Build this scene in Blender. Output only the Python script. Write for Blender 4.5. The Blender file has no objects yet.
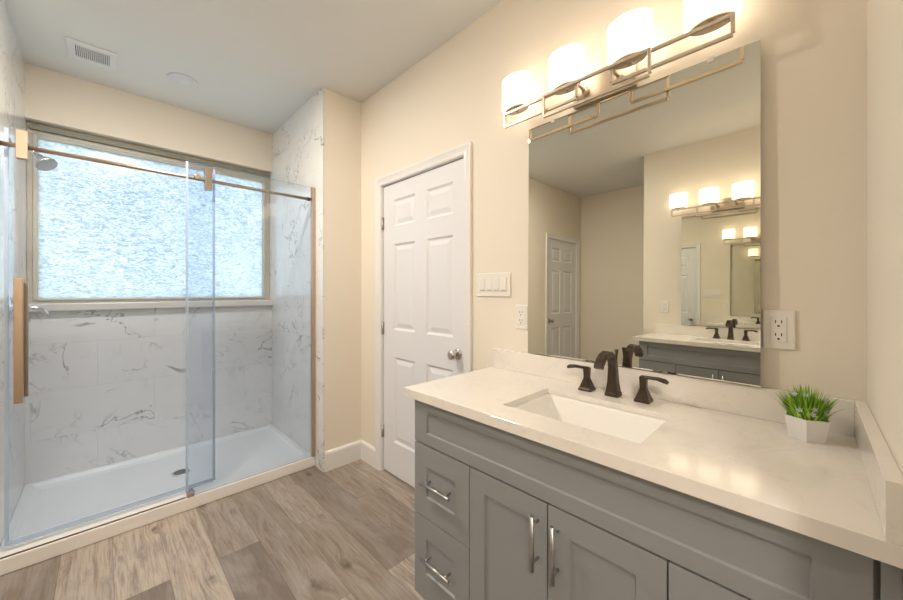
import bpy, bmesh, math, random
from mathutils import Vector, Matrix
random.seed(7)
R = math.radians
S = bpy.context.scene
C = S.collection

# ------------------------------------------------------------------ camera, world, light, exposure
cam_d = bpy.data.cameras.new('camera')
cam = bpy.data.objects.new('camera', cam_d); C.objects.link(cam)
cam.location = (0, 0, 1.285)
cam.rotation_euler = (R(90), 0, R(45.484))
cam_d.sensor_width = 36.0
cam_d.lens = 354.76 * 36 / 903
cam_d.shift_y = -0.0098
cam_d.clip_start = 0.02
S.camera = cam

world = bpy.data.worlds.new('world'); S.world = world
world.use_nodes = True
wb = world.node_tree.nodes['Background']
wb.inputs[0].default_value = (0.93, 0.97, 1.0, 1)
wb.inputs[1].default_value = 1.4

SHADE_POWER = 0.85       # the opal shades of the vanity lights
FILL_POWER = 66.0       # lamps added on the ceiling for fill, room and hall

vs = S.view_settings
vs.view_transform = 'Standard'; vs.look = 'None'; vs.exposure = 1.75; vs.gamma = 1.0
vs.use_curve_mapping = False

# ------------------------------------------------------------------ materials
def mat(name, col, rough=0.5, metal=0.0, spec=0.5, emit=None, es=0):
    m = bpy.data.materials.new(name); m.use_nodes = True
    b = m.node_tree.nodes['Principled BSDF']
    b.inputs['Base Color'].default_value = (*col, 1); b.inputs['Roughness'].default_value = rough
    b.inputs['Metallic'].default_value = metal; b.inputs['Specular IOR Level'].default_value = spec
    if emit:
        b.inputs['Emission Color'].default_value = (*emit, 1); b.inputs['Emission Strength'].default_value = es
    return m
class NT:
    def __init__(s, m): s.t = m.node_tree; s.b = s.t.nodes.get('Principled BSDF'); s.out = s.t.nodes['Material Output']
    def n(s, typ, **kw):
        nd = s.t.nodes.new(typ)
        for k, v in kw.items(): setattr(nd, k, v)
        return nd
    def l(s, a, b): s.t.links.new(a, b)
    def val(s, sock, v):
        if hasattr(v, 'is_linked') or isinstance(v, bpy.types.NodeSocket): s.l(v, sock)
        else: sock.default_value = v
    def math(s, op, a, b=0.0, c=None, clamp=False):
        nd = s.n('ShaderNodeMath', operation=op); nd.use_clamp = clamp
        s.val(nd.inputs[0], a); s.val(nd.inputs[1], b)
        if c is not None: s.val(nd.inputs[2], c)
        return nd.outputs[0]
    def maprange(s, v, a, b, c, d):
        nd = s.n('ShaderNodeMapRange'); s.val(nd.inputs[0], v)
        for i, x in enumerate((a, b, c, d)): nd.inputs[i + 1].default_value = x
        return nd.outputs[0]
    def mix(s, f, a, b):
        nd = s.n('ShaderNodeMix', data_type='RGBA'); s.val(nd.inputs[0], f); s.val(nd.inputs[6], a); s.val(nd.inputs[7], b)
        return nd.outputs[2]
    def comb(s, x, y, z):
        nd = s.n('ShaderNodeCombineXYZ')
        for i, v in enumerate((x, y, z)): s.val(nd.inputs[i], v)
        return nd.outputs[0]
    def noise(s, vec, scale, detail=3, rough=0.5, dist=0.0):
        nd = s.n('ShaderNodeTexNoise'); s.l(vec, nd.inputs['Vector'])
        nd.inputs['Scale'].default_value = scale; nd.inputs['Detail'].default_value = detail
        nd.inputs['Roughness'].default_value = rough; nd.inputs['Distortion'].default_value = dist
        return nd.outputs[0]
    def obj(s): return s.n('ShaderNodeTexCoord').outputs['Object']
    def xyz(s, v):
        nd = s.n('ShaderNodeSeparateXYZ'); s.l(v, nd.inputs[0]); return nd.outputs
    def bump(s, h, strength, dist=0.01):
        nd = s.n('ShaderNodeBump'); nd.inputs['Strength'].default_value = strength; nd.inputs['Distance'].default_value = dist
        s.l(h, nd.inputs['Height']); s.l(nd.outputs[0], s.b.inputs['Normal'])

def paint(name, col, rough=0.6, bs=0.08):
    m = mat(name, col, rough, spec=0.3); n = NT(m)
    n.bump(n.noise(n.obj(), 90, 3), bs, 0.006)
    return m
M = {}
M['paint'] = paint('wall_paint', (0.83, 0.76, 0.66))
M['ceil'] = paint('ceiling_paint', (0.77, 0.77, 0.755))
M['trim'] = mat('trim_paint', (0.82, 0.80, 0.79), 0.35)
M['door'] = mat('door_paint', (0.79, 0.79, 0.825), 0.4)
M['plastic'] = mat('white_plastic', (0.84, 0.80, 0.75), 0.35)
M['plastic_dark'] = mat('dark_slot', (0.03, 0.025, 0.02), 0.6)
M['plastic_line'] = mat('grey_slider', (0.45, 0.42, 0.4), 0.5)
M['chrome'] = mat('chrome', (0.72, 0.73, 0.76), 0.12, 1.0)
M['drain'] = mat('drain_chrome', (0.80, 0.80, 0.82), 0.35, 0.8)
M['nickel'] = mat('satin_nickel', (0.62, 0.58, 0.53), 0.25, 1.0)
M['steel'] = mat('brushed_steel', (0.52, 0.52, 0.53), 0.32, 1.0)
M['gold'] = mat('champagne_bronze', (0.56, 0.43, 0.32), 0.38, 1.0)
M['fixture'] = mat('brushed_bronze_fixture', (0.64, 0.55, 0.45), 0.40, 1.0)
M['bronze'] = mat('oil_rubbed_bronze', (0.085, 0.064, 0.050), 0.27, 0.8)
M['cab'] = mat('grey_cabinet_paint', (0.275, 0.283, 0.295), 0.42)
M['cab_in'] = mat('cabinet_gap_shadow', (0.06, 0.065, 0.08), 0.7)
M['porcelain'] = mat('white_porcelain', (0.86, 0.83, 0.79), 0.12)
M['acrylic'] = mat('white_acrylic', (0.84, 0.85, 0.86), 0.38)
M['curb'] = mat('curb_white', (0.86, 0.82, 0.79), 0.3)
M['rubber'] = mat('dark_seal', (0.10, 0.07, 0.06), 0.6)
M['frame'] = mat('almond_window_frame', (0.55, 0.50, 0.42), 0.45)
M['shading'] = mat('window_head_shade', (0.22, 0.22, 0.18), 0.5)  # shade on the almond frame head, put into the colour
M['sill'] = mat('sill_stone', (0.66, 0.63, 0.60), 0.3)
M['pot'] = mat('white_pot', (0.82, 0.80, 0.80), 0.5)
M['soil'] = mat('plant_base', (0.04, 0.06, 0.02), 0.9)
M['petal'] = mat('pale_petal', (0.75, 0.80, 0.88), 0.6)
M['mirror'] = mat('mirror_silver', (0.76, 0.76, 0.69), 0.0, 1.0)
M['mirror_edge'] = mat('mirror_edge', (0.35, 0.40, 0.33), 0.2, 0.5)
M['clip'] = mat('clear_clip', (0.75, 0.72, 0.70), 0.15)
M['vent'] = mat('vent_white', (0.78, 0.78, 0.80), 0.4)
M['vent_dark'] = mat('vent_shadow', (0.25, 0.24, 0.26), 0.7)
M['lens'] = mat('frosted_lens', (0.74, 0.78, 0.82), 0.5)
M['shade'] = mat('opal_shade_lit', (0.9, 0.88, 0.84), 0.4, emit=(1.0, 0.83, 0.62), es=SHADE_POWER)
M['disc'] = mat('fill_diffuser', (0.9, 0.9, 0.9), 0.4, emit=(1.0, 0.92, 0.80), es=FILL_POWER)  # glow of the added fill lamps

# plant leaves: every blade its own green
m = mat('grass_leaf', (0.1, 0.3, 0.03), 0.5); n = NT(m)
rp = n.n('ShaderNodeValToRGB'); rp.color_ramp.elements[0].color = (0.07, 0.22, 0.012, 1); rp.color_ramp.elements[1].color = (0.50, 0.78, 0.08, 1)
gi = n.n('ShaderNodeNewGeometry'); n.l(gi.outputs['Random Per Island'], rp.inputs[0]); n.l(rp.outputs[0], n.b.inputs['Base Color'])
M['leaf'] = m

# clear shower glass
def clear_glass(name, tint, rlo=0.0):
    m = bpy.data.materials.new(name); m.use_nodes = True; n = NT(m); n.t.nodes.remove(n.b)
    tr = n.n('ShaderNodeBsdfTransparent'); tr.inputs[0].default_value = (*tint, 1)
    gl = n.n('ShaderNodeBsdfGlossy'); gl.inputs['Roughness'].default_value = rlo
    fr = n.n('ShaderNodeFresnel'); ge = n.n('ShaderNodeNewGeometry')      # same reflectance on entry and exit of the thin pane
    n.l(n.maprange(ge.outputs['Backfacing'], 0.0, 1.0, 1.45, 1/1.45), fr.inputs[0])
    mx = n.n('ShaderNodeMixShader'); n.l(fr.outputs[0], mx.inputs[0]); n.l(tr.outputs[0], mx.inputs[1]); n.l(gl.outputs[0], mx.inputs[2])
    n.l(mx.outputs[0], n.out.inputs[0])
    return m
M['glass'] = clear_glass('shower_glass', (0.93, 0.958, 0.998))
m = bpy.data.materials.new('glass_edge'); m.use_nodes = True; n = NT(m)
n.b.inputs['Base Color'].default_value = (0.50, 0.66, 0.80, 1); n.b.inputs['Roughness'].default_value = 0.15
n.b.inputs['Transmission Weight'].default_value = 0.25
M['glass_edge'] = m
m = bpy.data.materials.new('clear_vinyl'); m.use_nodes = True; n = NT(m); n.t.nodes.remove(n.b)
tr = n.n('ShaderNodeBsdfTransparent'); tr.inputs[0].default_value = (0.86, 0.92, 0.98, 1)
df = n.n('ShaderNodeBsdfDiffuse'); df.inputs[0].default_value = (0.72, 0.79, 0.90, 1)
mx = n.n('ShaderNodeMixShader'); mx.inputs[0].default_value = 0.4
n.l(tr.outputs[0], mx.inputs[1]); n.l(df.outputs[0], mx.inputs[2]); n.l(mx.outputs[0], n.out.inputs[0])
M['vinyl'] = m

# rain-textured privacy glass: translucent, with rippled clear/milky streaks
m = bpy.data.materials.new('rain_glass'); m.use_nodes = True; n = NT(m); n.t.nodes.remove(n.b)
o = n.xyz(n.obj())
v = n.comb(0.0, o[1], n.math('MULTIPLY', o[2], 3.2))
a1 = n.noise(v, 26, 4, 0.65, 1.6)
streak = n.maprange(a1, 0.36, 0.60, 0.0, 1.0)
big = n.maprange(n.noise(n.comb(0.0, o[1], o[2]), 1.6, 2), 0.3, 0.7, 0.0, 1.0)
col = n.mix(streak, (0.27, 0.335, 0.385, 1), (0.56, 0.595, 0.595, 1))
col = n.mix(n.math('MULTIPLY', big, 0.25), col, (0.62, 0.645, 0.55, 1))
tl = n.n('ShaderNodeBsdfTranslucent'); n.l(col, tl.inputs[0])
gl = n.n('ShaderNodeBsdfGlossy'); gl.inputs['Roughness'].default_value = 0.25
mx = n.n('ShaderNodeMixShader'); mx.inputs[0].default_value = 0.04
n.l(tl.outputs[0], mx.inputs[1]); n.l(gl.outputs[0], mx.inputs[2]); n.l(mx.outputs[0], n.out.inputs[0])
M['rain'] = m

# marble-look porcelain tile
def marble(name, ax, u0, w=0.61, h=0.31, z0=0.32, rough=0.06):
    m = mat(name, (0.8, 0.8, 0.8), rough, spec=0.6); n = NT(m); o = n.xyz(n.obj())
    U = n.math('SUBTRACT', o[ax], u0); V = n.math('SUBTRACT', o[2], z0)
    row = n.math('FLOOR', n.math('DIVIDE', V, h))
    sh = n.math('MULTIPLY', n.math('MODULO', n.math('ABSOLUTE', row), 2.0), 0.5)
    uu = n.math('ADD', n.math('DIVIDE', U, w), sh)
    coln = n.math('FLOOR', uu)
    fu = n.math('FRACT', uu); fv = n.math('FRACT', n.math('DIVIDE', V, h))
    du = n.math('MULTIPLY', n.math('MINIMUM', fu, n.math('SUBTRACT', 1.0, fu)), w)
    dv = n.math('MULTIPLY', n.math('MINIMUM', fv, n.math('SUBTRACT', 1.0, fv)), h)
    grout = n.math('LESS_THAN', n.math('MINIMUM', du, dv), 0.0011)
    wn = n.n('ShaderNodeTexWhiteNoise', noise_dimensions='3D'); n.l(n.comb(row, coln, float(ax) + 0.37), wn.inputs['Vector'])
    off = n.n('ShaderNodeVectorMath', operation='SCALE'); n.l(wn.outputs['Color'], off.inputs[0]); off.inputs['Scale'].default_value = 23.0
    ad = n.n('ShaderNodeVectorMath', operation='ADD'); n.l(n.comb(o[ax], o[2], 0.0), ad.inputs[0]); n.l(off.outputs[0], ad.inputs[1])
    vec = ad.outputs[0]
    def vein(scale, width, lo, hi, dist):
        ns = n.noise(vec, scale, 5, 0.6, dist)
        d = n.math('ABSOLUTE', n.math('SUBTRACT', ns, 0.5))
        line = n.maprange(d, 0.0, width, 1.0, 0.0)
        mk = n.maprange(n.noise(vec, scale * 0.9 + 1.3, 2), lo, hi, 0.0, 1.0)
        return n.math('MULTIPLY', n.math('POWER', line, 1.6), mk)
    v1 = n.math('MULTIPLY', vein(1.7, 0.012, 0.46, 0.62, 0.9), 0.9)
    v2 = n.math('MULTIPLY', vein(3.3, 0.020, 0.50, 0.68, 1.2), 0.55)
    cloud = n.maprange(n.noise(vec, 3.0, 4, 0.6), 0.35, 0.8, 0.0, 0.32)
    vv = n.math('MAXIMUM', v1, v2, clamp=True)
    c = n.mix(cloud, (0.80, 0.79, 0.78, 1), (0.62, 0.62, 0.62, 1))
    c = n.mix(vv, c, (0.17, 0.18, 0.19, 1))
    c = n.mix(n.math('MULTIPLY', grout, 0.6), c, (0.55, 0.55, 0.55, 1))
    n.l(c, n.b.inputs['Base Color'])
    return m
M['tile_far'] = marble('marble_tile_window_wall', 1, 0.28)
M['tile_side'] = marble('marble_tile_side_wall', 0, -3.5)

# pale quartz with faint warm veining
m = mat('quartz', (0.8, 0.76, 0.71), 0.075, spec=0.38); n = NT(m); ov = n.obj()
d = n.math('ABSOLUTE', n.math('SUBTRACT', n.noise(ov, 3.0, 6, 0.6, 1.4), 0.5))
ln = n.maprange(d, 0.0, 0.02, 0.14, 0.0)
c = n.mix(n.maprange(n.noise(ov, 5, 3), 0.3, 0.7, 0, 1), (0.84, 0.79, 0.735, 1), (0.81, 0.76, 0.71, 1))
c = n.mix(ln, c, (0.5, 0.46, 0.42, 1)); n.l(c, n.b.inputs['Base Color'])
M['quartz'] = m

# vinyl oak planks running away from the vanity towards the shower
m = mat('oak_planks', (0.4, 0.33, 0.27), 0.42, spec=0.4); n = NT(m); o = n.xyz(n.obj())
PW, PL = 0.18, 1.22
V = n.math('DIVIDE', n.math('SUBTRACT', o[1], 0.035), PW)
row = n.math('FLOOR', V)
U = n.math('DIVIDE', n.math('SUBTRACT', n.math('ADD', o[0], 1.985), n.math('MULTIPLY', n.math('SUBTRACT', row, 4.0), 0.615)), PL)
col_ = n.math('FLOOR', U); fu = n.math('FRACT', U); fv = n.math('FRACT', V)
du = n.math('MULTIPLY', n.math('MINIMUM', fu, n.math('SUBTRACT', 1.0, fu)), PL)
dv = n.math('MULTIPLY', n.math('MINIMUM', fv, n.math('SUBTRACT', 1.0, fv)), PW)
seam = n.maprange(n.math('MINIMUM', du, dv), 0.0007, 0.0022, 0.42, 0.0)
wn = n.n('ShaderNodeTexWhiteNoise', noise_dimensions='3D'); n.l(n.comb(row, col_, 4.2), wn.inputs['Vector'])
off = n.n('ShaderNodeVectorMath', operation='SCALE'); n.l(wn.outputs['Color'], off.inputs[0]); off.inputs['Scale'].default_value = 31.0
ad = n.n('ShaderNodeVectorMath', operation='ADD'); n.l(n.comb(o[0], o[1], 0.0), ad.inputs[0]); n.l(off.outputs[0], ad.inputs[1])
p = n.xyz(ad.outputs[0])
vo = n.n('ShaderNodeTexVoronoi'); n.l(n.comb(n.math('MULTIPLY', p[0], 0.5), p[1], 0.0), vo.inputs['Vector']); vo.inputs['Scale'].default_value = 4.6
warp = n.math('MULTIPLY', n.math('POWER', n.maprange(vo.outputs['Distance'], 0.0, 0.42, 1.0, 0.0), 2.0), 0.06)
gv = n.comb(n.math('MULTIPLY', p[0], 0.10), n.math('ADD', p[1], warp), 0.0)
g1 = n.noise(gv, 34, 6, 0.7, 0.8)
g2 = n.noise(n.comb(n.math('MULTIPLY', p[0], 0.05), p[1], 0.3), 110, 3, 0.6)
g3 = n.noise(n.comb(n.math('MULTIPLY', p[0], 0.35), p[1], 0.7), 6, 4, 0.6, 0.6)
knot = n.maprange(vo.outputs['Distance'], 0.03, 0.13, 1.0, 0.0)
knot = n.math('MULTIPLY', knot, n.maprange(n.noise(ad.outputs[0], 30, 3), 0.35, 0.6, 0.35, 1.0))
tone = wn.outputs['Value']
base = n.mix(tone, (0.17, 0.135, 0.112, 1), (0.51, 0.425, 0.352, 1))
c = n.mix(n.maprange(g1, 0.45, 0.64, 0.0, 0.7), base, (0.15, 0.112, 0.09, 1))
c = n.mix(n.maprange(g3, 0.46, 0.68, 0.0, 0.45), c, (0.42, 0.385, 0.36, 1))
c = n.mix(n.maprange(g2, 0.48, 0.7, 0.0, 0.5), c, (0.17, 0.135, 0.11, 1))
c = n.mix(n.math('MULTIPLY', knot, 0.85), c, (0.075, 0.05, 0.04, 1))
c = n.mix(seam, c, (0.05, 0.038, 0.03, 1))
n.l(c, n.b.inputs['Base Color']); n.bump(g1, 0.08, 0.004)
M['floor'] = m

# ------------------------------------------------------------------ geometry helpers (all coordinates in the room's frame)
FLIP = None          # (dx, ymirror): builds the same fitting on the facing wall
def BM(): return bmesh.new()
def add_box(bm, x0, x1, y0, y1, z0, z1, bev=0.0, seg=2, mi=0):
    vs_ = [bm.verts.new(p) for p in ((x0,y0,z0),(x1,y0,z0),(x1,y1,z0),(x0,y1,z0),(x0,y0,z1),(x1,y0,z1),(x1,y1,z1),(x0,y1,z1))]
    fs = [bm.faces.new([vs_[i] for i in f]) for f in ((3,2,1,0),(4,5,6,7),(0,1,5,4),(1,2,6,5),(2,3,7,6),(3,0,4,7))]
    for f in fs: f.material_index = mi
    if bev > 0:
        es = list({e for f in fs for e in f.edges})
        bmesh.ops.bevel(bm, geom=es, offset=bev, segments=seg, profile=0.5, affect='EDGES')
    return fs
def frame_of(d):
    d = d.normalized(); up = Vector((0,0,1)) if abs(d.z) < 0.95 else Vector((0,1,0))
    a = d.cross(up).normalized(); return a, d.cross(a).normalized()
def add_sweep(bm, pts, prof, ups=None, caps=True):
    """pts: points; prof: list (same length) of lists of (a,b) offsets in the section's frame"""
    pts = [Vector(p) for p in pts]; rings = []; A = None
    for i, p in enumerate(pts):
        d = (pts[min(i+1, len(pts)-1)] - pts[max(i-1, 0)]).normalized()
        if A is None: A, B = frame_of(d) if ups is None else (Vector(ups), d.cross(Vector(ups)).normalized())
        else:
            A = (A - d * A.dot(d)).normalized(); B = d.cross(A).normalized()
        rings.append([bm.verts.new(p + A*a + B*b) for a, b in prof[i]])
    for r, q in zip(rings, rings[1:]):
        k = len(r)
        for i in range(k): 
            f = bm.faces.new((r[i], r[(i+1)%k], q[(i+1)%k], q[i])); f.smooth = k > 8
    if caps:
        bm.faces.new(list(reversed(rings[0]))); bm.faces.new(rings[-1])
def circ(r, k=16, ry=None): return [(r*math.cos(2*math.pi*i/k), (ry or r)*math.sin(2*math.pi*i/k)) for i in range(k)]
def rect(a, b, c=0.0):
    if c <= 0: return [(-a,-b),(a,-b),(a,b),(-a,b)]
    return [(-a+c,-b),(a-c,-b),(a,-b+c),(a,b-c),(a-c,b),(-a+c,b),(-a,b-c),(-a,-b+c)]
def add_tube(bm, pts, r, k=16):
    add_sweep(bm, pts, [circ(r, k)]*len(pts))
def add_lathe(bm, c, prof, axis='z', k=32, sx=1.0, sy=1.0, close=True):
    """prof: (radius, height) pairs; axis: direction the height runs along"""
    c = Vector(c); rings = []
    for r, h in prof:
        ring = []
        for i in range(k):
            t = 2*math.pi*i/k; a, b = r*math.cos(t)*sx, r*math.sin(t)*sy
            off = {'z': (a, b, h), '-y': (a, -h, b), 'x': (h, a, b), 'y': (-a, h, b)}[axis]
            ring.append(bm.verts.new(c + Vector(off)))
        rings.append(ring)
    for p, q in zip(rings, rings[1:]):
        for i in range(k):
            f = bm.faces.new((p[i], p[(i+1)%k], q[(i+1)%k], q[i])); f.smooth = True
    if close:
        bm.faces.new(list(reversed(rings[0]))); bm.faces.new(rings[-1])
def set_props(o, label=None, cat=None, group=None, kind=None):
    for k, v in (('label', label), ('category', cat), ('group', group), ('kind', kind)):
        if v: o[k] = v
def wl(o):
    p = Vector(o.location)
    while o.parent: o = o.parent; p += Vector(o.location)
    return p
def obj(name, bm, m, parent=None, origin=None, smooth=False, label=None, cat=None, group=None, kind=None):
    if FLIP:
        for v in bm.verts: v.co.x += FLIP[0]; v.co.y = FLIP[1] - v.co.y
        bmesh.ops.reverse_faces(bm, faces=bm.faces)
        if origin: origin = (origin[0] + FLIP[0], FLIP[1] - origin[1], origin[2])
    bmesh.ops.recalc_face_normals(bm, faces=bm.faces)
    base = wl(parent) if parent else Vector((0,0,0))
    if origin is None: org = base
    else: org = Vector(origin)
    for v in bm.verts: v.co -= org
    me = bpy.data.meshes.new(name); bm.to_mesh(me); bm.free()
    for mm in (m if isinstance(m, (list, tuple)) else [m]): me.materials.append(M[mm])
    if smooth:
        for p in me.polygons: p.use_smooth = True
    o = bpy.data.objects.new(name, me); C.objects.link(o)
    if parent: o.parent = parent
    o.location = org - base
    set_props(o, label, cat, group, kind)
    return o
def thing(name, label, cat, loc, group=None, kind=None):
    if FLIP: loc = (loc[0] + FLIP[0], FLIP[1] - loc[1], loc[2])
    o = bpy.data.objects.new(name, None); C.objects.link(o); o.location = loc; o.empty_display_size = 0.05
    set_props(o, label, cat, group, kind)
    return o
def boxes(name, bl, m, parent=None, bev=0.0, **kw):
    bm = BM()
    for b in bl: add_box(bm, *b, bev=bev)
    return obj(name, bm, m, parent, **kw)
def struct(name, bl, m, label, cat, bev=0.0): return boxes(name, bl, m, bev=bev, label=label, cat=cat, kind='structure')

# ------------------------------------------------------------------ the room
HC = 2.735
YN = 1.424            # vanity wall face
YS = -1.17            # facing vanity wall face
XW = -2.44            # end of the narrow wing wall
XV = -2.56            # wall of the recess door
XE = 0.10             # end wall beside the vanity
XS = -1.32            # corner of the facing vanity wall
YR = -2.22            # end of the recess
T = 0.12
SY0, SY1 = -0.352, 1.115     # tiled side walls of the shower
SX = -3.50                   # window wall face
DX0, DX1, DZ = -2.162, -1.345, 2.036     # door opening in the vanity wall

struct('floor', [(SX-T, 3.0, YR-T, YN+T, -0.05, 0.0)], 'floor', 'grey brown oak plank floor', 'floor')
struct('ceiling', [(SX-0.25, 3.0, YR-T, YN+T, HC, HC+0.05)], 'ceil', 'flat off-white ceiling', 'ceiling')
struct('wall_north', [(XW-T, DX0, YN, YN+T, 0, HC), (DX1, 3.0, YN, YN+T, 0, HC), (DX0, DX1, YN, YN+T, DZ, HC)], 'paint', 'cream painted wall behind the near vanity and mirror', 'wall')
struct('wall_east', [(XE, XE+T, 0.62, YN, 0, HC)], 'paint', 'cream painted end wall to the right of the near counter', 'wall')
struct('wall_south', [(XS, 3.0, YS-T, YS, 0, HC)], 'paint', 'cream painted wall behind the facing vanity, seen in the mirror', 'wall')
struct('wall_recess', [(XS, XS+T, YR, YS-T, 0, HC), (XV-T, XS+T, YR-T, YR, 0, HC)], 'paint', 'cream painted walls of the recess seen in the mirror', 'wall')
WDY0, WDY1 = -2.10, -1.34
struct('wall_west', [(XV-T, XV, WDY1, SY0-0.012, 0, HC), (XV-T, XV, YR, WDY0, 0, HC), (XV-T, XV, WDY0, WDY1, DZ, HC)], 'paint', 'cream painted wall beside the shower with a panelled door, seen in the mirror', 'wall')
struct('wall_wing', [(SX-T, XW, SY1+0.012, YN+T, 0, HC)], 'paint', 'narrow cream painted wall between the shower and the white door', 'wall')
struct('wall_hall', [(1.6, 1.6+T, YS, YN, 0, HC)], 'paint', 'cream wall of the hall beyond the opening', 'wall')
# shower walls
struct('wall_shower_left', [(SX-T, XV, SY0-0.012, SY0, 0, HC)], 'tile_side', 'marble tiled shower wall at the left that carries the shower head', 'wall')
struct('wall_shower_right', [(SX-T, XW+0.002, SY1, SY1+0.012, 0, HC)], 'tile_side', 'marble tiled shower wall at the right next to the narrow cream wall', 'wall')
struct('wall_shower_back', [(SX-T, SX, SY0, SY1, 0, 1.155)], 'tile_far', 'marble tiled shower wall under the frosted window', 'wall')
struct('wall_shower_header', [(SX-T, SX, SY0, SY1, 2.39, HC)], 'paint', 'cream painted wall strip above the shower window', 'wall')

# shower window
w1 = thing('window_1', 'wide frosted rain-glass window over the tiled shower wall', 'window', (-3.56, 0.38, 1.205), kind='structure')
WX0, WX1 = -3.61, -3.565
boxes('window_frame', [(WX0, WX1, SY0, -0.304, 1.205, 2.345), (WX0, WX1, 1.059, SY1, 1.205, 2.345), (WX0, WX1, -0.304, 1.059, 1.205, 1.232), (WX0, WX1, -0.304, 1.059, 2.292, 2.345), (WX0, WX1, SY0, SY1, 2.345, 2.39)], 'frame', w1, bev=0.004)
boxes('inner_frame_bead', [(WX1, WX1+0.012, -0.325, -0.304, 1.225, 2.312), (WX1, WX1+0.012, 1.059, 1.08, 1.225, 2.312), (WX1, WX1+0.012, -0.304, 1.059, 1.222, 1.236), (WX1, WX1+0.012, -0.304, 1.059, 2.288, 2.306)], 'frame', w1, bev=0.003)
boxes('head_shade', [(WX1, WX1+0.022, SY0+0.012, SY1, 2.338, 2.368)], 'shading', w1, bev=0.003, label='dark olive strip painted as window head track')  # dark strip stands in for the shade on the window head
boxes('window_pane', [(-3.592, -3.586, -0.31, 1.065, 1.225, 2.30)], 'rain', w1)
boxes('window_sill', [(SX-T, SX+0.05, SY0, SY1, 1.155, 1.205)], 'sill', w1, bev=0.006, label='pale stone sill')
# baseboards
def baseboard(name, segs, label):
    bm = BM()
    for (x0, y0, x1, y1, nx, ny) in segs:
        # profile: thickness out from the wall, height
        pr = [(0,0),(0.016,0),(0.016,0.122),(0.012,0.132),(0.006,0.138),(0,0.14)]
        ra = [bm.verts.new((x0+nx*a, y0+ny*a, z)) for a, z in pr]; rb = [bm.verts.new((x1+nx*a, y1+ny*a, z)) for a, z in pr]
        for i in range(len(pr)): j = (i+1) % len(pr); bm.faces.new((ra[i], ra[j], rb[j], rb[i]))
        bm.faces.new(ra); bm.faces.new(list(reversed(rb)))
    return obj(name, bm, 'trim', label=label, cat='baseboard', kind='structure')
baseboard('baseboard_wing', [(XW, SY1+0.014, XW, YN, 1, 0)], 'white baseboard along the narrow wall beside the shower')
baseboard('baseboard_north', [(XW+0.016, YN, DX0-0.05, YN, 0, -1)], 'short white baseboard left of the white door')
baseboard('baseboard_west', [(XV, -1.285, XV, SY0-0.012, 1, 0)], 'white baseboard of the wall seen in the mirror')
baseboard('baseboard_recess', [(XV+0.016, YR, XS, YR, 0, 1), (XS, YR+0.016, XS, YS, -1, 0)], 'white baseboard around the recess seen in the mirror')

# six-panel doors: u runs across the door, z up; P(u, depth, z) maps to the room
def panel_door(name, P, W, H, cols, rows, label, z0=0.012):
    bm = BM()
    us = sorted([0, W] + [c for p in cols for c in p]); zs = sorted([z0, H] + [c for p in rows for c in p])
    V = lambda u, d, z: bm.verts.new(P(u, d, z))
    for i in range(len(us)-1):
        for j in range(len(zs)-1):
            u0, u1, a, b = us[i], us[i+1], zs[j], zs[j+1]
            if (u0, u1) in cols and (a, b) in rows:
                prev = None
                for ins, d in ((0,0),(0.004,0.004),(0.012,0.010),(0.020,0.010),(0.046,0.002)):
                    q = [V(u0+ins,d,a+ins), V(u1-ins,d,a+ins), V(u1-ins,d,b-ins), V(u0+ins,d,b-ins)]
                    if prev:
                        for k in range(4): bm.faces.new((prev[k], prev[(k+1)%4], q[(k+1)%4], q[k]))
                    prev = q
                bm.faces.new(prev)
            else: bm.faces.new((V(u0,0,a), V(u1,0,a), V(u1,0,b), V(u0,0,b)))
    bmesh.ops.remove_doubles(bm, verts=bm.verts, dist=1e-5)
    D = 0.035
    q = [[V(u,d,z) for d in (0, D)] for u, z in ((0,z0),(W,z0),(W,H),(0,H))]
    for k in range(4): bm.faces.new((q[k][0], q[(k+1)%4][0], q[(k+1)%4][1], q[k][1]))
    bm.faces.new([q[k][1] for k in range(4)])
    bmesh.ops.remove_doubles(bm, verts=bm.verts, dist=1e-5)
    return obj(name, bm, 'door', origin=P(W/2, 0, 0), label=label, cat='door', kind='structure')
COLS = [(0.121, 0.353), (0.470, 0.704)]; ROWS = [(0.24, 0.83), (1.018, 1.61), (1.733, 1.917)]
YD = YN + 0.014
d1 = panel_door('door_1', lambda u, d, z: (-2.155+u, YD+d, z), 0.805, 2.028, COLS, ROWS, 'white six-panel door with a nickel knob between the shower and the near vanity')
def knob_set(parent, c, axis):
    bm = BM(); add_lathe(bm, c, [(0.0335,0),(0.0335,0.004),(0.029,0.010),(0.014,0.013)], axis); rs = obj('knob_rosette', bm, 'nickel', parent)
    bm = BM(); add_lathe(bm, c, [(0.013,0.012),(0.012,0.026),(0.017,0.032),(0.026,0.040),(0.0275,0.050),(0.0255,0.058),(0.016,0.064),(0.004,0.0655)], axis); obj('door_knob', bm, 'nickel', parent, label='satin nickel knob')
knob_set(d1, (-1.412, YD, 0.928), '-y')
for z in (1.768, 1.02, 0.285):
    bm = BM(); add_tube(bm, [(-2.160, YD-0.008, z-0.045), (-2.160, YD-0.008, z+0.045)], 0.0075, 10)
    add_box(bm, -2.1565, -2.148, YD-0.003, YD-0.0005, z-0.045, z+0.045); obj('hinge', bm, 'nickel', d1, label='nickel hinge')
boxes('strike_plate', [(-1.3495, -1.3465, YD-0.004, YD+0.02, 0.90, 0.96)], 'nickel', d1)
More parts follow.
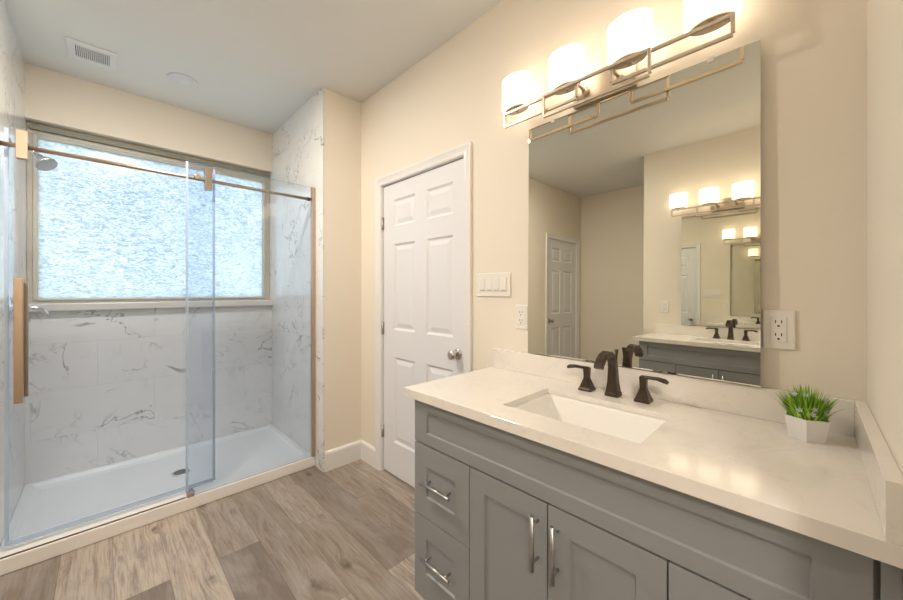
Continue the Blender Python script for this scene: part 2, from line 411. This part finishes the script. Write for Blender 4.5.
def casing(name, P, u0, u1, zt, label):
    """door casing, P(u, d, z): d is the distance out of the wall"""
    bm = BM(); W = 0.056
    prof = [(0.0,0.0),(0.0,0.008),(0.010,0.011),(0.020,0.010),(0.034,0.013),(0.046,0.017),(W,0.017),(W,0.0)]
    path = [((u0,0.0),(-1,0)), ((u0,zt),(-1,1)), ((u1,zt),(1,1)), ((u1,0.0),(1,0))]
    rings = [[bm.verts.new(P(u+du*a, d, z+dz*a)) for a, d in prof] for (u,z),(du,dz) in path]
    k = len(prof)
    for r, q in zip(rings, rings[1:]):
        for i in range(k): bm.faces.new((r[i], r[(i+1)%k], q[(i+1)%k], q[i]))
    bm.faces.new(rings[0]); bm.faces.new(list(reversed(rings[-1])))
    # jamb lining the opening
    J = 0.004
    for a, b, c, d in ((u0, u0+J, 0, zt), (u1-J, u1, 0, zt), (u0+J, u1-J, zt-J, zt)):
        c8 = [P(u, dd, z) for z in (c, d) for u, dd in ((a, 0.0), (b, 0.0), (b, -T), (a, -T))]
        v = [bm.verts.new(p) for p in c8]
        for f in ((3,2,1,0),(4,5,6,7),(0,1,5,4),(1,2,6,5),(2,3,7,6),(3,0,4,7)): bm.faces.new([v[i] for i in f])
    return obj(name, bm, 'trim', label=label, cat='door trim', kind='structure')
casing('trim_1', lambda u, d, z: (u, YN-d, z), DX0, DX1, DZ, 'white moulded casing around the door beside the near vanity')
struct('wall_closet', [(DX0, DX1, YN+0.085, YN+T, 0, DZ)], 'plastic_dark', 'dark space behind the white door', 'wall')
d2 = panel_door('door_2', lambda u, d, z: (XV-0.014-d, WDY0+0.006+u, z), 0.748, 2.028, [(0.115, 0.335), (0.420, 0.640)], ROWS, 'white six-panel door in the recess, seen in the mirror')
knob_set(d2, (XV-0.014, WDY1-0.07, 0.928), 'x')
casing('trim_2', lambda u, d, z: (XV+d, u, z), WDY0, WDY1, DZ, 'white casing of the recess door, seen in the mirror')

# ------------------------------------------------------------------ shower
PZ = 0.030
pan = thing('shower_pan', 'white acrylic shower base with a low threshold under the glass', 'shower base', (-3.03, 0.38, 0))
bm = BM()
X0, X1, Y0, Y1 = SX+0.001, -2.655, SY0+0.001, SY1-0.001
loops = []
for ins, z, r in ((0,0.058,0), (0.030,0.058,0.0), (0.045,0.040,0.03), (0.075,PZ,0.06)):
    loops.append([bm.verts.new(p) for p in ((X0+ins,Y0+ins,z),(X1-ins*0.4,Y0+ins,z),(X1-ins*0.4,Y1-ins,z),(X0+ins,Y1-ins,z))])
for a, b in zip(loops, loops[1:]):
    for i in range(4): bm.faces.new((a[i], a[(i+1)%4], b[(i+1)%4], b[i]))
bm.faces.new(loops[-1])
bot = [bm.verts.new((p.co.x, p.co.y, 0.001)) for p in loops[0]]
for i in range(4): bm.faces.new((bot[i], bot[(i+1)%4], loops[0][(i+1)%4], loops[0][i]))
bm.faces.new(list(reversed(bot)))
obj('tray', bm, 'acrylic', pan)
boxes('threshold', [(-2.655, -2.562, Y0, Y1, 0.001, 0.074)], 'curb', pan, bev=0.005)
boxes('threshold_seal', [(-2.578, -2.568, Y0+0.004, 0.346, 0.0735, 0.078)], 'rubber', pan, label='dark brown seal strip on the threshold')
dc = (-3.06, 0.385, PZ)
bm = BM(); add_lathe(bm, dc, [(0.055,0.0002),(0.055,0.003),(0.050,0.005),(0.001,0.005)], 'z', 32); dr = obj('drain_cover', bm, 'drain', pan, label='round chrome drain cover')
bm = BM()
for i in range(-3, 4):
    L = math.sqrt(0.042**2 - (i*0.012)**2); add_box(bm, dc[0]+i*0.012-0.0032, dc[0]+i*0.012+0.0032, dc[1]-L, dc[1]+L, PZ+0.0045, PZ+0.0056)
obj('drain_slots', bm, 'plastic_dark', dr, label='dark drain slots')

def pane(name, parent, x0, x1, y0, y1, z0, z1):
    bm = BM(); fs = add_box(bm, x0, x1, y0, y1, z0, z1)
    for i, f in enumerate(fs): f.material_index = 0 if i in (3, 5) else 1
    return obj(name, bm, ['glass', 'glass_edge'], parent)
GT = 2.046
def seal(name, parent, *b): return boxes(name, [b], 'vinyl', parent, label='clear bluish vinyl seal strip')
scr = thing('shower_screen', 'fixed clear glass panel with bronze wall channel and top rail at right of the shower', 'shower screen', (-2.572, 0.72, 0.074))
pane('glass_panel', scr, -2.577, -2.567, 0.349, 1.094, 0.0755, GT)
seal('edge_seal', scr, -2.5805, -2.5635, 0.3475, 0.358, 0.102, GT)
boxes('wall_channel', [(-2.588, -2.556, 1.090, 1.114, 0.0745, 2.046)], 'gold', scr, bev=0.002, label='champagne bronze wall channel')
bm = BM(); add_tube(bm, [(-2.598, SY0+0.001, 1.962), (-2.598, 1.09, 1.962)], 0.0105); rail = obj('top_rail', bm, 'gold', scr, label='champagne bronze sliding rail')
bm = BM(); add_lathe(bm, (-2.598, 1.068, 1.962), [(0.0135,0),(0.0135,0.022)], 'y', 20); obj('rail_end_cap', bm, 'rubber', rail)
bm = BM(); add_lathe(bm, (-2.598, SY0+0.001, 1.962), [(0.016,0),(0.016,0.016)], 'y', 20); obj('rail_end_cap', bm, 'rubber', rail)
bm = BM(); add_lathe(bm, (-2.589, 0.400, 1.966), [(0.017,0),(0.017,0.010)], 'x', 24); add_lathe(bm, (-2.567, 0.400, 1.966), [(0.017,0),(0.017,0.009),(0.014,0.011)], 'x', 24); obj('rail_clamp', bm, 'gold', scr)
boxes('guide_block', [(-2.620, -2.560, 0.352, 0.388, 0.0742, 0.100)], 'nickel', scr, bev=0.003, label='small nickel bottom guide block')

sd = thing('sliding_shower_door', 'clear glass sliding shower door with a long bronze pull handle at the left', 'shower door', (-2.632, 0.09, 0.08))
pane('glass_panel', sd, -2.637, -2.627, -0.325, 0.502, 0.102, GT)
seal('edge_seal', sd, -2.6395, -2.6245, 0.492, 0.503, 0.102, GT)
seal('edge_seal', sd, -2.6395, -2.6245, -0.326, -0.313, 0.102, GT)
seal('bottom_sweep', sd, -2.6395, -2.6245, -0.312, 0.491, 0.094, 0.112)
for y in (-0.269, 0.461):
    bm = BM()
    add_box(bm, -2.586, -2.580, y-0.018, y+0.018, 1.905, 2.034, bev=0.001)
    add_box(bm, -2.6265, -2.586, y-0.018, y+0.018, 1.985, 2.034, bev=0.001)
    add_box(bm, -2.6265, -2.614, y-0.018, y+0.018, 1.905, 1.985)
    add_box(bm, -2.614, -2.586, y-0.018, y+0.018, 1.905, 1.945)
    obj('roller_bracket', bm, 'gold', sd, label='rectangular champagne bronze roller bracket')
bm = BM(); add_box(bm, -2.600, -2.585, -0.294, -0.265, 0.762, 1.346, bev=0.002)
for z in (0.83, 1.28): add_tube(bm, [(-2.6265, -0.279, z), (-2.598, -0.279, z)], 0.008)
obj('pull_handle', bm, 'gold', sd, label='long flat champagne bronze pull handle')
bm = BM(); add_box(bm, -2.679, -2.664, -0.292, -0.257, 0.775, 1.33, bev=0.002)
for z in (0.83, 1.28): add_tube(bm, [(-2.666, -0.279, z), (-2.6375, -0.279, z)], 0.008)
obj('inner_pull_handle', bm, 'gold', sd)

sh = thing('showerhead', 'chrome shower head on an angled arm high on the left tiled wall', 'shower head', (-2.95, SY0, 2.06))
bm = BM(); add_lathe(bm, (-2.95, SY0, 2.06), [(0.03,0),(0.028,0.006),(0.012,0.012)], 'y', 24); obj('flange', bm, 'chrome', sh)
bm = BM(); add_tube(bm, [(-2.95,SY0+0.004,2.06),(-2.95,-0.30,2.055),(-2.95,-0.270,2.040),(-2.949,-0.249,2.021)], 0.0095); obj('shower_arm', bm, 'chrome', sh)
bm = BM()
dirv = Vector((0.42, 0.50, -0.74)).normalized(); c0 = Vector((-2.95,-0.250,2.022))
pts = [c0 + dirv*t for t in (0, 0.012, 0.022, 0.04, 0.058, 0.068, 0.070)]
add_sweep(bm, pts, [circ(r, 24) for r in (0.012, 0.016, 0.015, 0.034, 0.045, 0.045, 0.040)]); obj('spray_head', bm, 'steel', sh)
sv = thing('shower_valve', 'chrome shower valve lever on the left tiled wall below the shower head', 'shower valve', (-2.95, SY0, 1.19))
bm = BM(); add_lathe(bm, (-2.95, SY0, 1.185), [(0.07,0),(0.068,0.005),(0.03,0.010),(0.022,0.03),(0.020,0.05)], 'y', 32); obj('escutcheon', bm, 'chrome', sv)
bm = BM(); add_sweep(bm, [(-2.95,-0.303,1.193),(-2.95,-0.265,1.195),(-2.95,-0.235,1.187),(-2.95,-0.220,1.165),(-2.95,-0.216,1.135)], [circ(r, 14) for r in (0.015,0.012,0.010,0.010,0.011)]); obj('lever', bm, 'chrome', sv)

# ceiling fittings
av = thing('air_vent', 'white rectangular air vent grille in the ceiling over the shower', 'vent', (-3.09, -0.045, HC))
bm = BM(); vx0, vx1, vy0, vy1 = -3.205, -2.975, -0.152, 0.066
for b in ((vx0,vx1,vy0,vy0+0.035),(vx0,vx1,vy1-0.035,vy1),(vx0,vx0+0.045,vy0+0.035,vy1-0.035),(vx1-0.045,vx1,vy0+0.035,vy1-0.035)): add_box(bm, b[0], b[1], b[2], b[3], HC-0.010, HC-0.001, bev=0.002)
obj('vent_frame', bm, 'vent', av)
boxes('vent_back', [(vx0+0.045, vx1-0.045, vy0+0.035, vy1-0.035, HC-0.0025, HC-0.001)], 'vent_dark', av)
bm = BM()
for i in range(17):
    y = vy0+0.040+i*0.0085; add_box(bm, vx0+0.045, vx1-0.045, y, y+0.0045, HC-0.009, HC-0.003)
obj('vent_grille', bm, 'vent', av)
rl = thing('recessed_light', 'round flush ceiling light, unlit, over the shower', 'ceiling light', (-3.03, 0.39, HC))
bm = BM(); add_lathe(bm, (-3.03,0.39,HC), [(0.085,-0.001),(0.083,-0.008),(0.066,-0.010),(0.064,-0.006)], 'z', 40); obj('light_ring', bm, 'vent', rl)
bm = BM(); add_lathe(bm, (-3.03,0.39,HC), [(0.0635,-0.003),(0.06,-0.009),(0.03,-0.014),(0.001,-0.015)], 'z', 40); obj('light_lens', bm, 'lens', rl)

def fill_lamp(x, y, label):  # unseen lamp, added to brighten the shower and cabinets
    cl = thing('fill_lamp', label, 'ceiling light', (x, y, HC), 'added fill lamps')
    bm = BM(); add_lathe(bm, (x,y,HC), [(0.145,-0.001),(0.145,-0.02),(0.135,-0.024),(0.13,-0.02)], 'z', 48); obj('fill_lamp_ring', bm, 'vent', cl)
    bm = BM(); add_lathe(bm, (x,y,HC), [(0.13,-0.0205),(0.12,-0.027),(0.07,-0.032),(0.001,-0.034)], 'z', 48); obj('diffuser', bm, 'disc', cl, label='lit white diffuser of the added fill lamp')
fill_lamp(-2.02, 0.09, 'added round fill lamp on the ceiling in front of the shower')
fill_lamp(0.85, -0.88, 'added round fill lamp in the hall beside the facing vanity')

# ------------------------------------------------------------------ vanities: the near one, and its twin on the facing wall
CF = 0.854        # counter front
DF = 0.874        # cabinet door faces
ZC = 0.902
def shaker(bm, x0, x1, z0, z1, rx, rz0, rz1, rx1=None, th=0.019, rec=0.007):
    rx1 = rx if rx1 is None else rx1
    y = DF
    a = [(x0,z0),(x1,z0),(x1,z1),(x0,z1)]; b = [(x0+rx,z0+rz0),(x1-rx1,z0+rz0),(x1-rx1,z1-rz1),(x0+rx,z1-rz1)]
    A = [bm.verts.new((p[0],y,p[1])) for p in a]; B = [bm.verts.new((p[0],y,p[1])) for p in b]
    D = [bm.verts.new((p[0]+q[0]*0.003,y+rec,p[1]+q[1]*0.003)) for p, q in zip(b, ((1,1),(-1,1),(-1,-1),(1,-1)))]; E = [bm.verts.new((p[0],y+th,p[1])) for p in a]
    for i in range(4):
        j = (i+1)%4
        bm.faces.new((A[i],A[j],B[j],B[i])); bm.faces.new((B[i],B[j],D[j],D[i])); bm.faces.new((E[i],E[j],A[j],A[i]))
    bm.faces.new(D); bm.faces.new(list(reversed(E)))
def bar_pull(parent, x0, z0, x1, z1, label):
    bm = BM(); yb = DF - 0.030
    v = Vector((x1-x0, 0, z1-z0)); u = v.normalized(); a = Vector((x0, yb, z0)); b = Vector((x1, yb, z1))
    add_tube(bm, [a, b], 0.006, 14)
    for p in (a + u*0.024, b - u*0.024): add_tube(bm, [p, p + Vector((0, 0.0298, 0))], 0.0042, 10)
    return obj('bar_pull', bm, 'steel', parent, label=label)
def vanity(w):
    CX0, CX1 = -1.096, 0.0975
    cab = thing('vanity_cabinet', 'grey shaker vanity cabinet ' + w + ' with steel bar pulls', 'cabinet', (-0.5, 1.14, 0), 'matching vanity cabinets')
    YB = DF + 0.0195
    boxes('cabinet_body', [(CX0, CX0+0.018, YB, YN-0.002, 0.10, 0.868), (CX1-0.018, CX1, YB, YN-0.002, 0.10, 0.868), (CX0+0.018, CX1-0.018, YB, YB+0.018, 0.10, 0.868),
        (CX0+0.018, CX1-0.018, YN-0.012, YN-0.002, 0.10, 0.868), (CX0+0.018, CX1-0.018, YB+0.018, YN-0.012, 0.10, 0.118), (CX0+0.005, CX1-0.005, YB+0.06, YN-0.01, 0.0, 0.10)], 'cab', cab)
    bm = BM()     # thin dark reveal strip behind the door gaps
    add_box(bm, CX0+0.006, 0.070, YB-0.0012, YB, 0.112, 0.702); obj('gap_reveal', bm, 'cab_in', cab)
    bm = BM(); shaker(bm, CX0+0.002, 0.068, 0.703, 0.8675, 0.068, 0.042, 0.042); obj('false_front', bm, 'cab', cab)
    boxes('filler_strip', [(0.0755, CX1, DF, YB, 0.10, 0.868)], 'cab', cab, bev=0.001)
    for x0, x1 in ((CX0+0.002, -0.806), (-0.218, 0.068)):
        for z0, z1, rb in ((0.425, 0.697, 0.078), (0.112, 0.421, 0.10)):
            bm = BM(); shaker(bm, x0, x1, z0, z1, 0.066, rb, 0.078); d = obj('drawer', bm, 'cab', cab)
            xm = (x0+x1)/2; zm = (0.571 if z0 > 0.3 else 0.288)
            bar_pull(d, xm-0.077, zm, xm+0.077, zm, 'horizontal steel bar pull')
    for x0, x1, hx in ((-0.802, -0.5135, -0.542), (-0.5095, -0.222, -0.480)):
        bm = BM(); shaker(bm, x0, x1, 0.112, 0.697, 0.062, 0.066, 0.066); d = obj('cabinet_door', bm, 'cab', cab)
        bar_pull(d, hx, 0.512, hx, 0.664, 'vertical steel bar pull')
    # countertop with an opening for the sink
    sx0, sx1, sy0, sy1 = -0.733, -0.303, 0.963, 1.253
    TX0, TX1 = -1.140, 0.0998
    ct = thing('countertop', 'cream white quartz countertop ' + w, 'countertop', (-0.52, 1.14, 0.869), 'quartz countertops')
    bm = BM()
    def ring(z, g=0.0, r=0.022):
        out = [(TX0+g, CF+g), (TX1-g, CF+g), (TX1-g, YN-0.001), (TX0+g, YN-0.001)]
        inn = [(sx0-g, sy0-g), (sx1+g, sy0-g), (sx1+g, sy1+g), (sx0-g, sy1+g)]
        return [bm.verts.new((x, y, z)) for x, y in out], [bm.verts.new((x, y, z)) for x, y in inn]
    ots, its = ring(ZC, 0.0006); om, im_ = ring(ZC-0.0006); ob, ib = ring(0.8690)
    ins = lambda z: [bm.verts.new((x, y, z)) for x, y in ((TX0+0.03, CF+0.03), (TX1-0.03, CF+0.03), (TX1-0.03, YN-0.03), (TX0+0.03, YN-0.03))]
    ob2, ob3 = ins(0.8690), ins(0.8830)
    for v in ib: v.co.z = 0.8830
    for i in range(4):
        j = (i+1)%4
        bm.faces.new((ots[i],ots[j],its[j],its[i])); bm.faces.new((ob[j],ob[i],ob2[i],ob2[j]))
        bm.faces.new((ob2[j],ob2[i],ob3[i],ob3[j])); bm.faces.new((ob3[j],ob3[i],ib[i],ib[j]))
        bm.faces.new((ots[j],ots[i],om[i],om[j])); bm.faces.new((om[j],om[i],ob[i],ob[j]))
        bm.faces.new((its[i],its[j],im_[j],im_[i])); bm.faces.new((im_[i],im_[j],ib[j],ib[i]))
    obj('slab', bm, 'quartz', ct)
    boxes('backsplash', [(-1.130, 0.078, YN-0.020, YN-0.001, ZC, 0.996)], 'quartz', ct, bev=0.0015)
    boxes('side_splash', [(0.078, 0.0998, CF+0.001, YN-0.001, ZC, 0.996)], 'quartz', ct, bev=0.0015)
    # undermount sink
    sk = thing('sink', 'white rectangular undermount sink ' + w, 'sink', (-0.518, 1.108, 0.74), 'undermount sinks')
    bm = BM()
    def rr(x0, x1, y0, y1, z, r, k=5):
        v = []
        for cx, cy, a0 in ((x1-r,y0+r,-90),(x1-r,y1-r,0),(x0+r,y1-r,90),(x0+r,y0+r,180)):
            for i in range(k+1):
                a = R(a0 + 90*i/k); v.append(bm.verts.new((cx+r*math.cos(a), cy+r*math.sin(a), z)))
        return v
    L = [rr(sx0-0.02, sx1+0.02, sy0-0.02, sy1+0.02, 0.874, 0.03), rr(sx0-0.004, sx1+0.004, sy0-0.004, sy1+0.004, 0.874, 0.022),
         rr(sx0+0.000, sx1-0.000, sy0-0.000, sy1-0.000, 0.868, 0.024), rr(sx0+0.030, sx1-0.016, sy0+0.012, sy1-0.012, 0.78, 0.04),
         rr(sx0+0.075, sx1-0.045, sy0+0.030, sy1-0.030, 0.750, 0.05), rr(sx0+0.16, sx1-0.14, sy0+0.09, sy1-0.09, 0.742, 0.04)]
    for p, q in zip(L, L[1:]):
        for i in range(len(p)):
            f = bm.faces.new((p[i], p[(i+1)%len(p)], q[(i+1)%len(p)], q[i])); f.smooth = True
    bm.faces.new(L[-1])
    so = obj('basin', bm, 'porcelain', sk)
    so.modifiers.new('shell', 'SOLIDIFY').thickness = -0.008 if not FLIP else -0.008
    bm = BM(); add_lathe(bm, (-0.512, 1.13, 0.7421), [(0.030,0),(0.030,0.002),(0.022,0.003),(0.020,0.006),(0.002,0.008)], 'z', 28); obj('drain_stopper', bm, 'bronze', sk, label='dark bronze drain stopper')
    # faucet
    fx, fy = -0.512, 1.336
    fa = thing('faucet', 'dark bronze widespread faucet with two lever handles ' + w, 'faucet', (fx, fy, ZC), 'bronze faucets')
    bm = BM()
    path = [(1.336,0.9022),(1.336,0.912),(1.336,0.918),(1.335,0.955),(1.334,0.995),(1.330,1.022),(1.318,1.044),(1.298,1.058),(1.273,1.063),(1.247,1.058),(1.226,1.045),(1.213,1.030),(1.208,1.020)]
    wd = [0.0235,0.0235,0.0205,0.0165,0.0145,0.0140,0.0140,0.0140,0.0145,0.0150,0.0155,0.0155,0.0150]
    dp = [0.0235,0.0235,0.0205,0.0165,0.0140,0.0125,0.0115,0.0105,0.0095,0.0090,0.0090,0.0095,0.0095]
    add_sweep(bm, [(fx, y, z) for y, z in path], [rect(a, b, 0.003) for a, b in zip(wd, dp)], ups=(1,0,0))
    sp = obj('spout', bm, 'bronze', fa)
    bm = BM(); ly = fy + 0.030
    add_sweep(bm, [(fx, ly, ZC+0.0002), (fx, ly, 1.03), (fx, ly, 1.045), (fx, ly, 1.066), (fx, ly, 1.068)], [circ(r, 12) for r in (0.0028,0.0028,0.0042,0.0075,0.006)]); obj('lift_rod', bm, 'bronze', fa)
    for s in (-1, 1):
        hx = fx + 0.101*s; bm = BM()
        add_sweep(bm, [(hx,fy+0.004,z) for z in (0.9022,0.909,0.914,0.944,0.952,0.984,0.990)], [rect(a, a, 0.0015) for a in (0.0245,0.0245,0.0215,0.0115,0.0100,0.0115,0.0105)], ups=(1,0,0))
        bm2 = bm
        pts = [(hx - 0.004*s, fy+0.004, 0.986), (hx + 0.020*s, fy+0.003, 0.987), (hx+0.045*s, fy+0.001, 0.988), (hx+0.066*s, fy-0.002, 0.985), (hx+0.077*s, fy-0.003, 0.980)]
        add_sweep(bm2, pts, [circ(a, 12, b) for a, b in ((0.0085,0.007),(0.0075,0.006),(0.0095,0.0065),(0.0115,0.008),(0.007,0.0055))])
        obj('lever_handle', bm2, 'bronze', fa)
    return cab

def outlet(cx, cz, label, yw=YN):
    o = thing('power_outlet', label, 'outlet', (cx, yw, cz), 'power outlets')
    boxes('cover_plate', [(cx-0.0355, cx+0.0355, yw-0.007, yw-0.0003, cz-0.0575, cz+0.0575)], 'plastic', o, bev=0.0025)
    f = boxes('receptacle', [(cx-0.0175, cx+0.0175, yw-0.0095, yw-0.0068, cz-0.036, cz+0.036)], 'plastic', o, bev=0.001)
    bm = BM()
    for dz in (0.019, -0.019):
        for dx in (-0.0065, 0.0065): add_box(bm, cx+dx-0.0012, cx+dx+0.0012, yw-0.0100, yw-0.0094, cz+dz, cz+dz+0.009)
        add_lathe(bm, (cx, yw-0.0094, cz+dz-0.008), [(0.003,0),(0.003,0.0006)], '-y', 10)
    obj('socket_slots', bm, 'plastic_dark', f, label='dark socket slots')
    return o

def wall_mirror(label, tilt, tz):
    x0, x1, z0, z1 = -0.926, -0.108, 1.0, 2.037
    mr = thing('mirror', label, 'mirror', ((x0+x1)/2, YN-0.020, 1.0), 'frameless vanity mirrors')
    bm = BM(); fs = add_box(bm, x0, x1, YN-0.023, YN-0.018, z0, z1)
    for i, f in enumerate(fs): f.material_index = 0 if i == 2 else 1
    obj('mirror_glass', bm, ['mirror', 'mirror_edge'], mr)
    for cx, cz in ((-0.80, z1), (-0.23, z1)):
        boxes('mirror_clip', [(cx-0.008, cx+0.008, YN-0.027, YN-0.0235, cz-0.012, cz+0.006), (cx-0.008, cx+0.008, YN-0.0235, YN-0.014, cz+0.001, cz+0.006)], 'clip', mr, bev=0.001, label='clear plastic clip')
    for cx in (-0.66, -0.36):
        boxes('mirror_clip', [(cx-0.007, cx+0.007, YN-0.026, YN-0.0235, z0-0.002, z0+0.004)], 'steel', mr, bev=0.001, label='small metal clip')
    mr.rotation_euler = (tilt, 0, tz)
    return mr

def vanity_light(label):
    lx, by, cy = -0.578, 1.315, 1.337
    vl = thing('vanity_light', label, 'wall light', (lx, YN, 2.09), 'four-shade vanity lights')
    boxes('back_plate', [(lx-0.122, lx+0.122, YN-0.026, YN-0.0005, 2.046, 2.15)], 'fixture', vl, bev=0.003)
    for x in (lx-0.066, lx+0.066):
        bm = BM(); add_tube(bm, [(x, YN-0.024, 2.0935), (x, by+0.004, 2.0935)], 0.006, 12)
        add_lathe(bm, (x, YN-0.026, 2.0935), [(0.015,0),(0.015,0.014),(0.010,0.018)], '-y', 20); obj('arm', bm, 'fixture', vl)
    zt, zm, zb, h = 2.0935, 2.036, 2.008, 0.0052
    def rectframe(x0, x1, z0, y, top=True):
        bm = BM()
        add_box(bm, x0, x1, y-h, y+h, z0-h, z0+h, bev=0.0008)
        add_box(bm, x0-h, x0+h, y-h, y+h, z0+h, zt-h, bev=0.0008); add_box(bm, x1-h, x1+h, y-h, y+h, z0+h, zt-h, bev=0.0008)
        if top: add_box(bm, x0-h, x1+h, y-h, y+h, zt-h, zt+h, bev=0.0008)
        return bm
    obj('open_frame', rectframe(lx-0.41, lx-0.065, zm, by), 'fixture', vl)
    obj('open_frame', rectframe(lx+0.068, lx+0.415, zm, by), 'fixture', vl)
    obj('open_frame', rectframe(lx-0.203, lx+0.196, zb, by-0.0108), 'fixture', vl)
    for i in range(4):
        x = lx + (i-1.5)*0.24; k = 40
        bm = BM()
        add_lathe(bm, (x, cy, 0), [(0.030,2.1125),(0.069,2.1125),(0.0735,2.117),(0.0735,2.243),(0.0725,2.245),(0.0705,2.243),(0.0705,2.119),(0.030,2.116)], 'z', k, 1.0, 0.68, close=False)
        shd = obj('lamp_shade', bm, 'shade', vl, label='lit white opal glass shade')
        bm = BM(); add_lathe(bm, (x, cy, 0), [(0.018,2.125),(0.054,2.1122),(0.059,2.1115),(0.059,2.1045),(0.053,2.1030),(0.050,2.1055),(0.001,2.1070)], 'z', 40, 1.0, 0.62); obj('shade_holder', bm, 'fixture', vl, label='oval bronze shade holder')
        bm = BM(); add_box(bm, x-0.006, x+0.006, by+h, cy+0.006, 2.0900, 2.1040); obj('shade_bracket', bm, 'fixture', vl)
    return vl

vanity('below the large near mirror')
wall_mirror('large frameless wall mirror above the near countertop, reflecting the room', R(-0.40), R(-1.0))
vanity_light('bronze bar light with four lit shades above the near mirror')
outlet(-0.0695, 1.172, 'white power outlet right of the near mirror above the plant')
outlet(-0.969, 1.162, 'white power outlet between the light switches and the left edge of the near mirror')
FLIP = (-0.07, YS + YN)
vanity('on the facing wall, seen in the mirror')
FLIP = (-0.045, YS + YN)
wall_mirror('frameless mirror on the facing wall, seen inside the near mirror', 0, R(-1.0))
vanity_light('bronze bar light with four lit shades on the facing wall, seen in the mirror')
outlet(-1.075, 1.165, 'white power outlet beside the facing mirror, seen in the near mirror')
FLIP = None

# four-gang switch plate
sw = thing('light_switch', 'white four-switch plate on the wall between the door and the near mirror', 'light switch', (-1.140, YN, 1.317))
boxes('cover_plate', [(-1.247, -1.033, YN-0.007, YN-0.0003, 1.257, 1.377)], 'plastic', sw, bev=0.0025)
for i in range(4):
    cx = -1.140 + (i-1.5)*0.046
    r_ = boxes('rocker', [(cx-0.0165, cx+0.0165, YN-0.0105, YN-0.0068, 1.285, 1.351)], 'plastic', sw, bev=0.0015)
    boxes('slider_line', [(cx-0.015, cx+0.015, YN-0.0112, YN-0.0104, 1.2875, 1.2915)], 'plastic_line', r_)

# ------------------------------------------------------------------ potted grass
pc = (-0.010, 1.308)
pp = thing('potted_plant', 'small artificial grass plant in a white hexagonal pot on the near countertop', 'plant', (pc[0], pc[1], ZC))
bm = BM()
def hexr(r, z): return [bm.verts.new((pc[0]+r*math.cos(R(-90+60*i)), pc[1]+r*math.sin(R(-90+60*i)), z)) for i in range(6)]
L = [hexr(0.0385, ZC+0.0004), hexr(0.0475, 0.960), hexr(0.0440, 0.960), hexr(0.0425, 0.950)]
bm.faces.new(list(reversed(L[0])))
for p, q in zip(L, L[1:]):
    for i in range(6): bm.faces.new((p[i], p[(i+1)%6], q[(i+1)%6], q[i]))
bm.faces.new(L[-1]); obj('pot', bm, 'pot', pp)
bm = BM(); add_lathe(bm, (pc[0], pc[1], 0), [(0.036,0.9502),(0.034,0.956),(0.001,0.962)], 'z', 16); obj('plant_base', bm, 'soil', pp)
bm = BM(); rnd = random.Random(3)
for i in range(420):
    a = rnd.uniform(0, 2*math.pi); q = math.sqrt(rnd.random()); br = 0.034*q
    bx, by = pc[0]+br*math.cos(a), pc[1]+br*math.sin(a)
    a2 = a + rnd.uniform(-0.7, 0.7); lean = 0.04 + 0.85*q*q*rnd.uniform(0.5, 1.3)
    ln = rnd.choice((rnd.uniform(0.045, 0.075), rnd.uniform(0.075, 0.098)))*(1.0-0.30*q*q); w = rnd.uniform(0.0022, 0.0038)
    d = Vector((math.cos(a2), math.sin(a2), 0)); sd_ = Vector((-math.sin(a2), math.cos(a2), 0))
    p = Vector((bx, by, 0.952)); prev = None; K = 4
    for k in range(K+1):
        t = k/K; ang = lean*(0.45+0.9*t)
        ww = w*(1-t)**0.7*(0.7+0.9*t if t < .4 else 1.05)
        if p.y > 1.400: p.y = 1.400
        if p.x > 0.074: p.x = 0.074
        cur = [bm.verts.new(p - sd_*ww), bm.verts.new(p + sd_*ww + Vector((0,0,0.0004)))] if k < K else [bm.verts.new(p)]
        if prev:
            bm.faces.new((prev[0], prev[1], cur[1], cur[0]) if len(cur) == 2 else (prev[0], prev[1], cur[0]))
        prev = cur
        p = p + (d*math.sin(ang) + Vector((0,0,math.cos(ang))))*(ln/K)
obj('foliage', bm, 'leaf', pp, label='bright green grass blades')
for i, (dx, dy, z) in enumerate(((-0.012,-0.047,0.984),(0.014,-0.040,0.988),(0.012,-0.044,0.976),(-0.022,-0.030,1.018),(-0.002,-0.030,1.020),(0.034,-0.026,0.980))):
    bm = BM(); c = Vector((pc[0]+dx, pc[1]+dy, z)); n_ = Vector((dx, dy, 0.02)).normalized(); A, B = frame_of(n_)
    for k in range(5):
        t = 2*math.pi*k/5; u = A*math.cos(t)+B*math.sin(t); v = A*-math.sin(t)+B*math.cos(t)
        bm.faces.new([bm.verts.new(q) for q in (c, c+u*0.004+v*0.0022+n_*0.0006, c+u*0.0072+n_*0.0012, c+u*0.004-v*0.0022+n_*0.0006)])
    bmesh.ops.solidify(bm, geom=bm.faces[:], thickness=0.0005)
    obj('flower', bm, 'petal', pp, label='tiny pale blue flower')
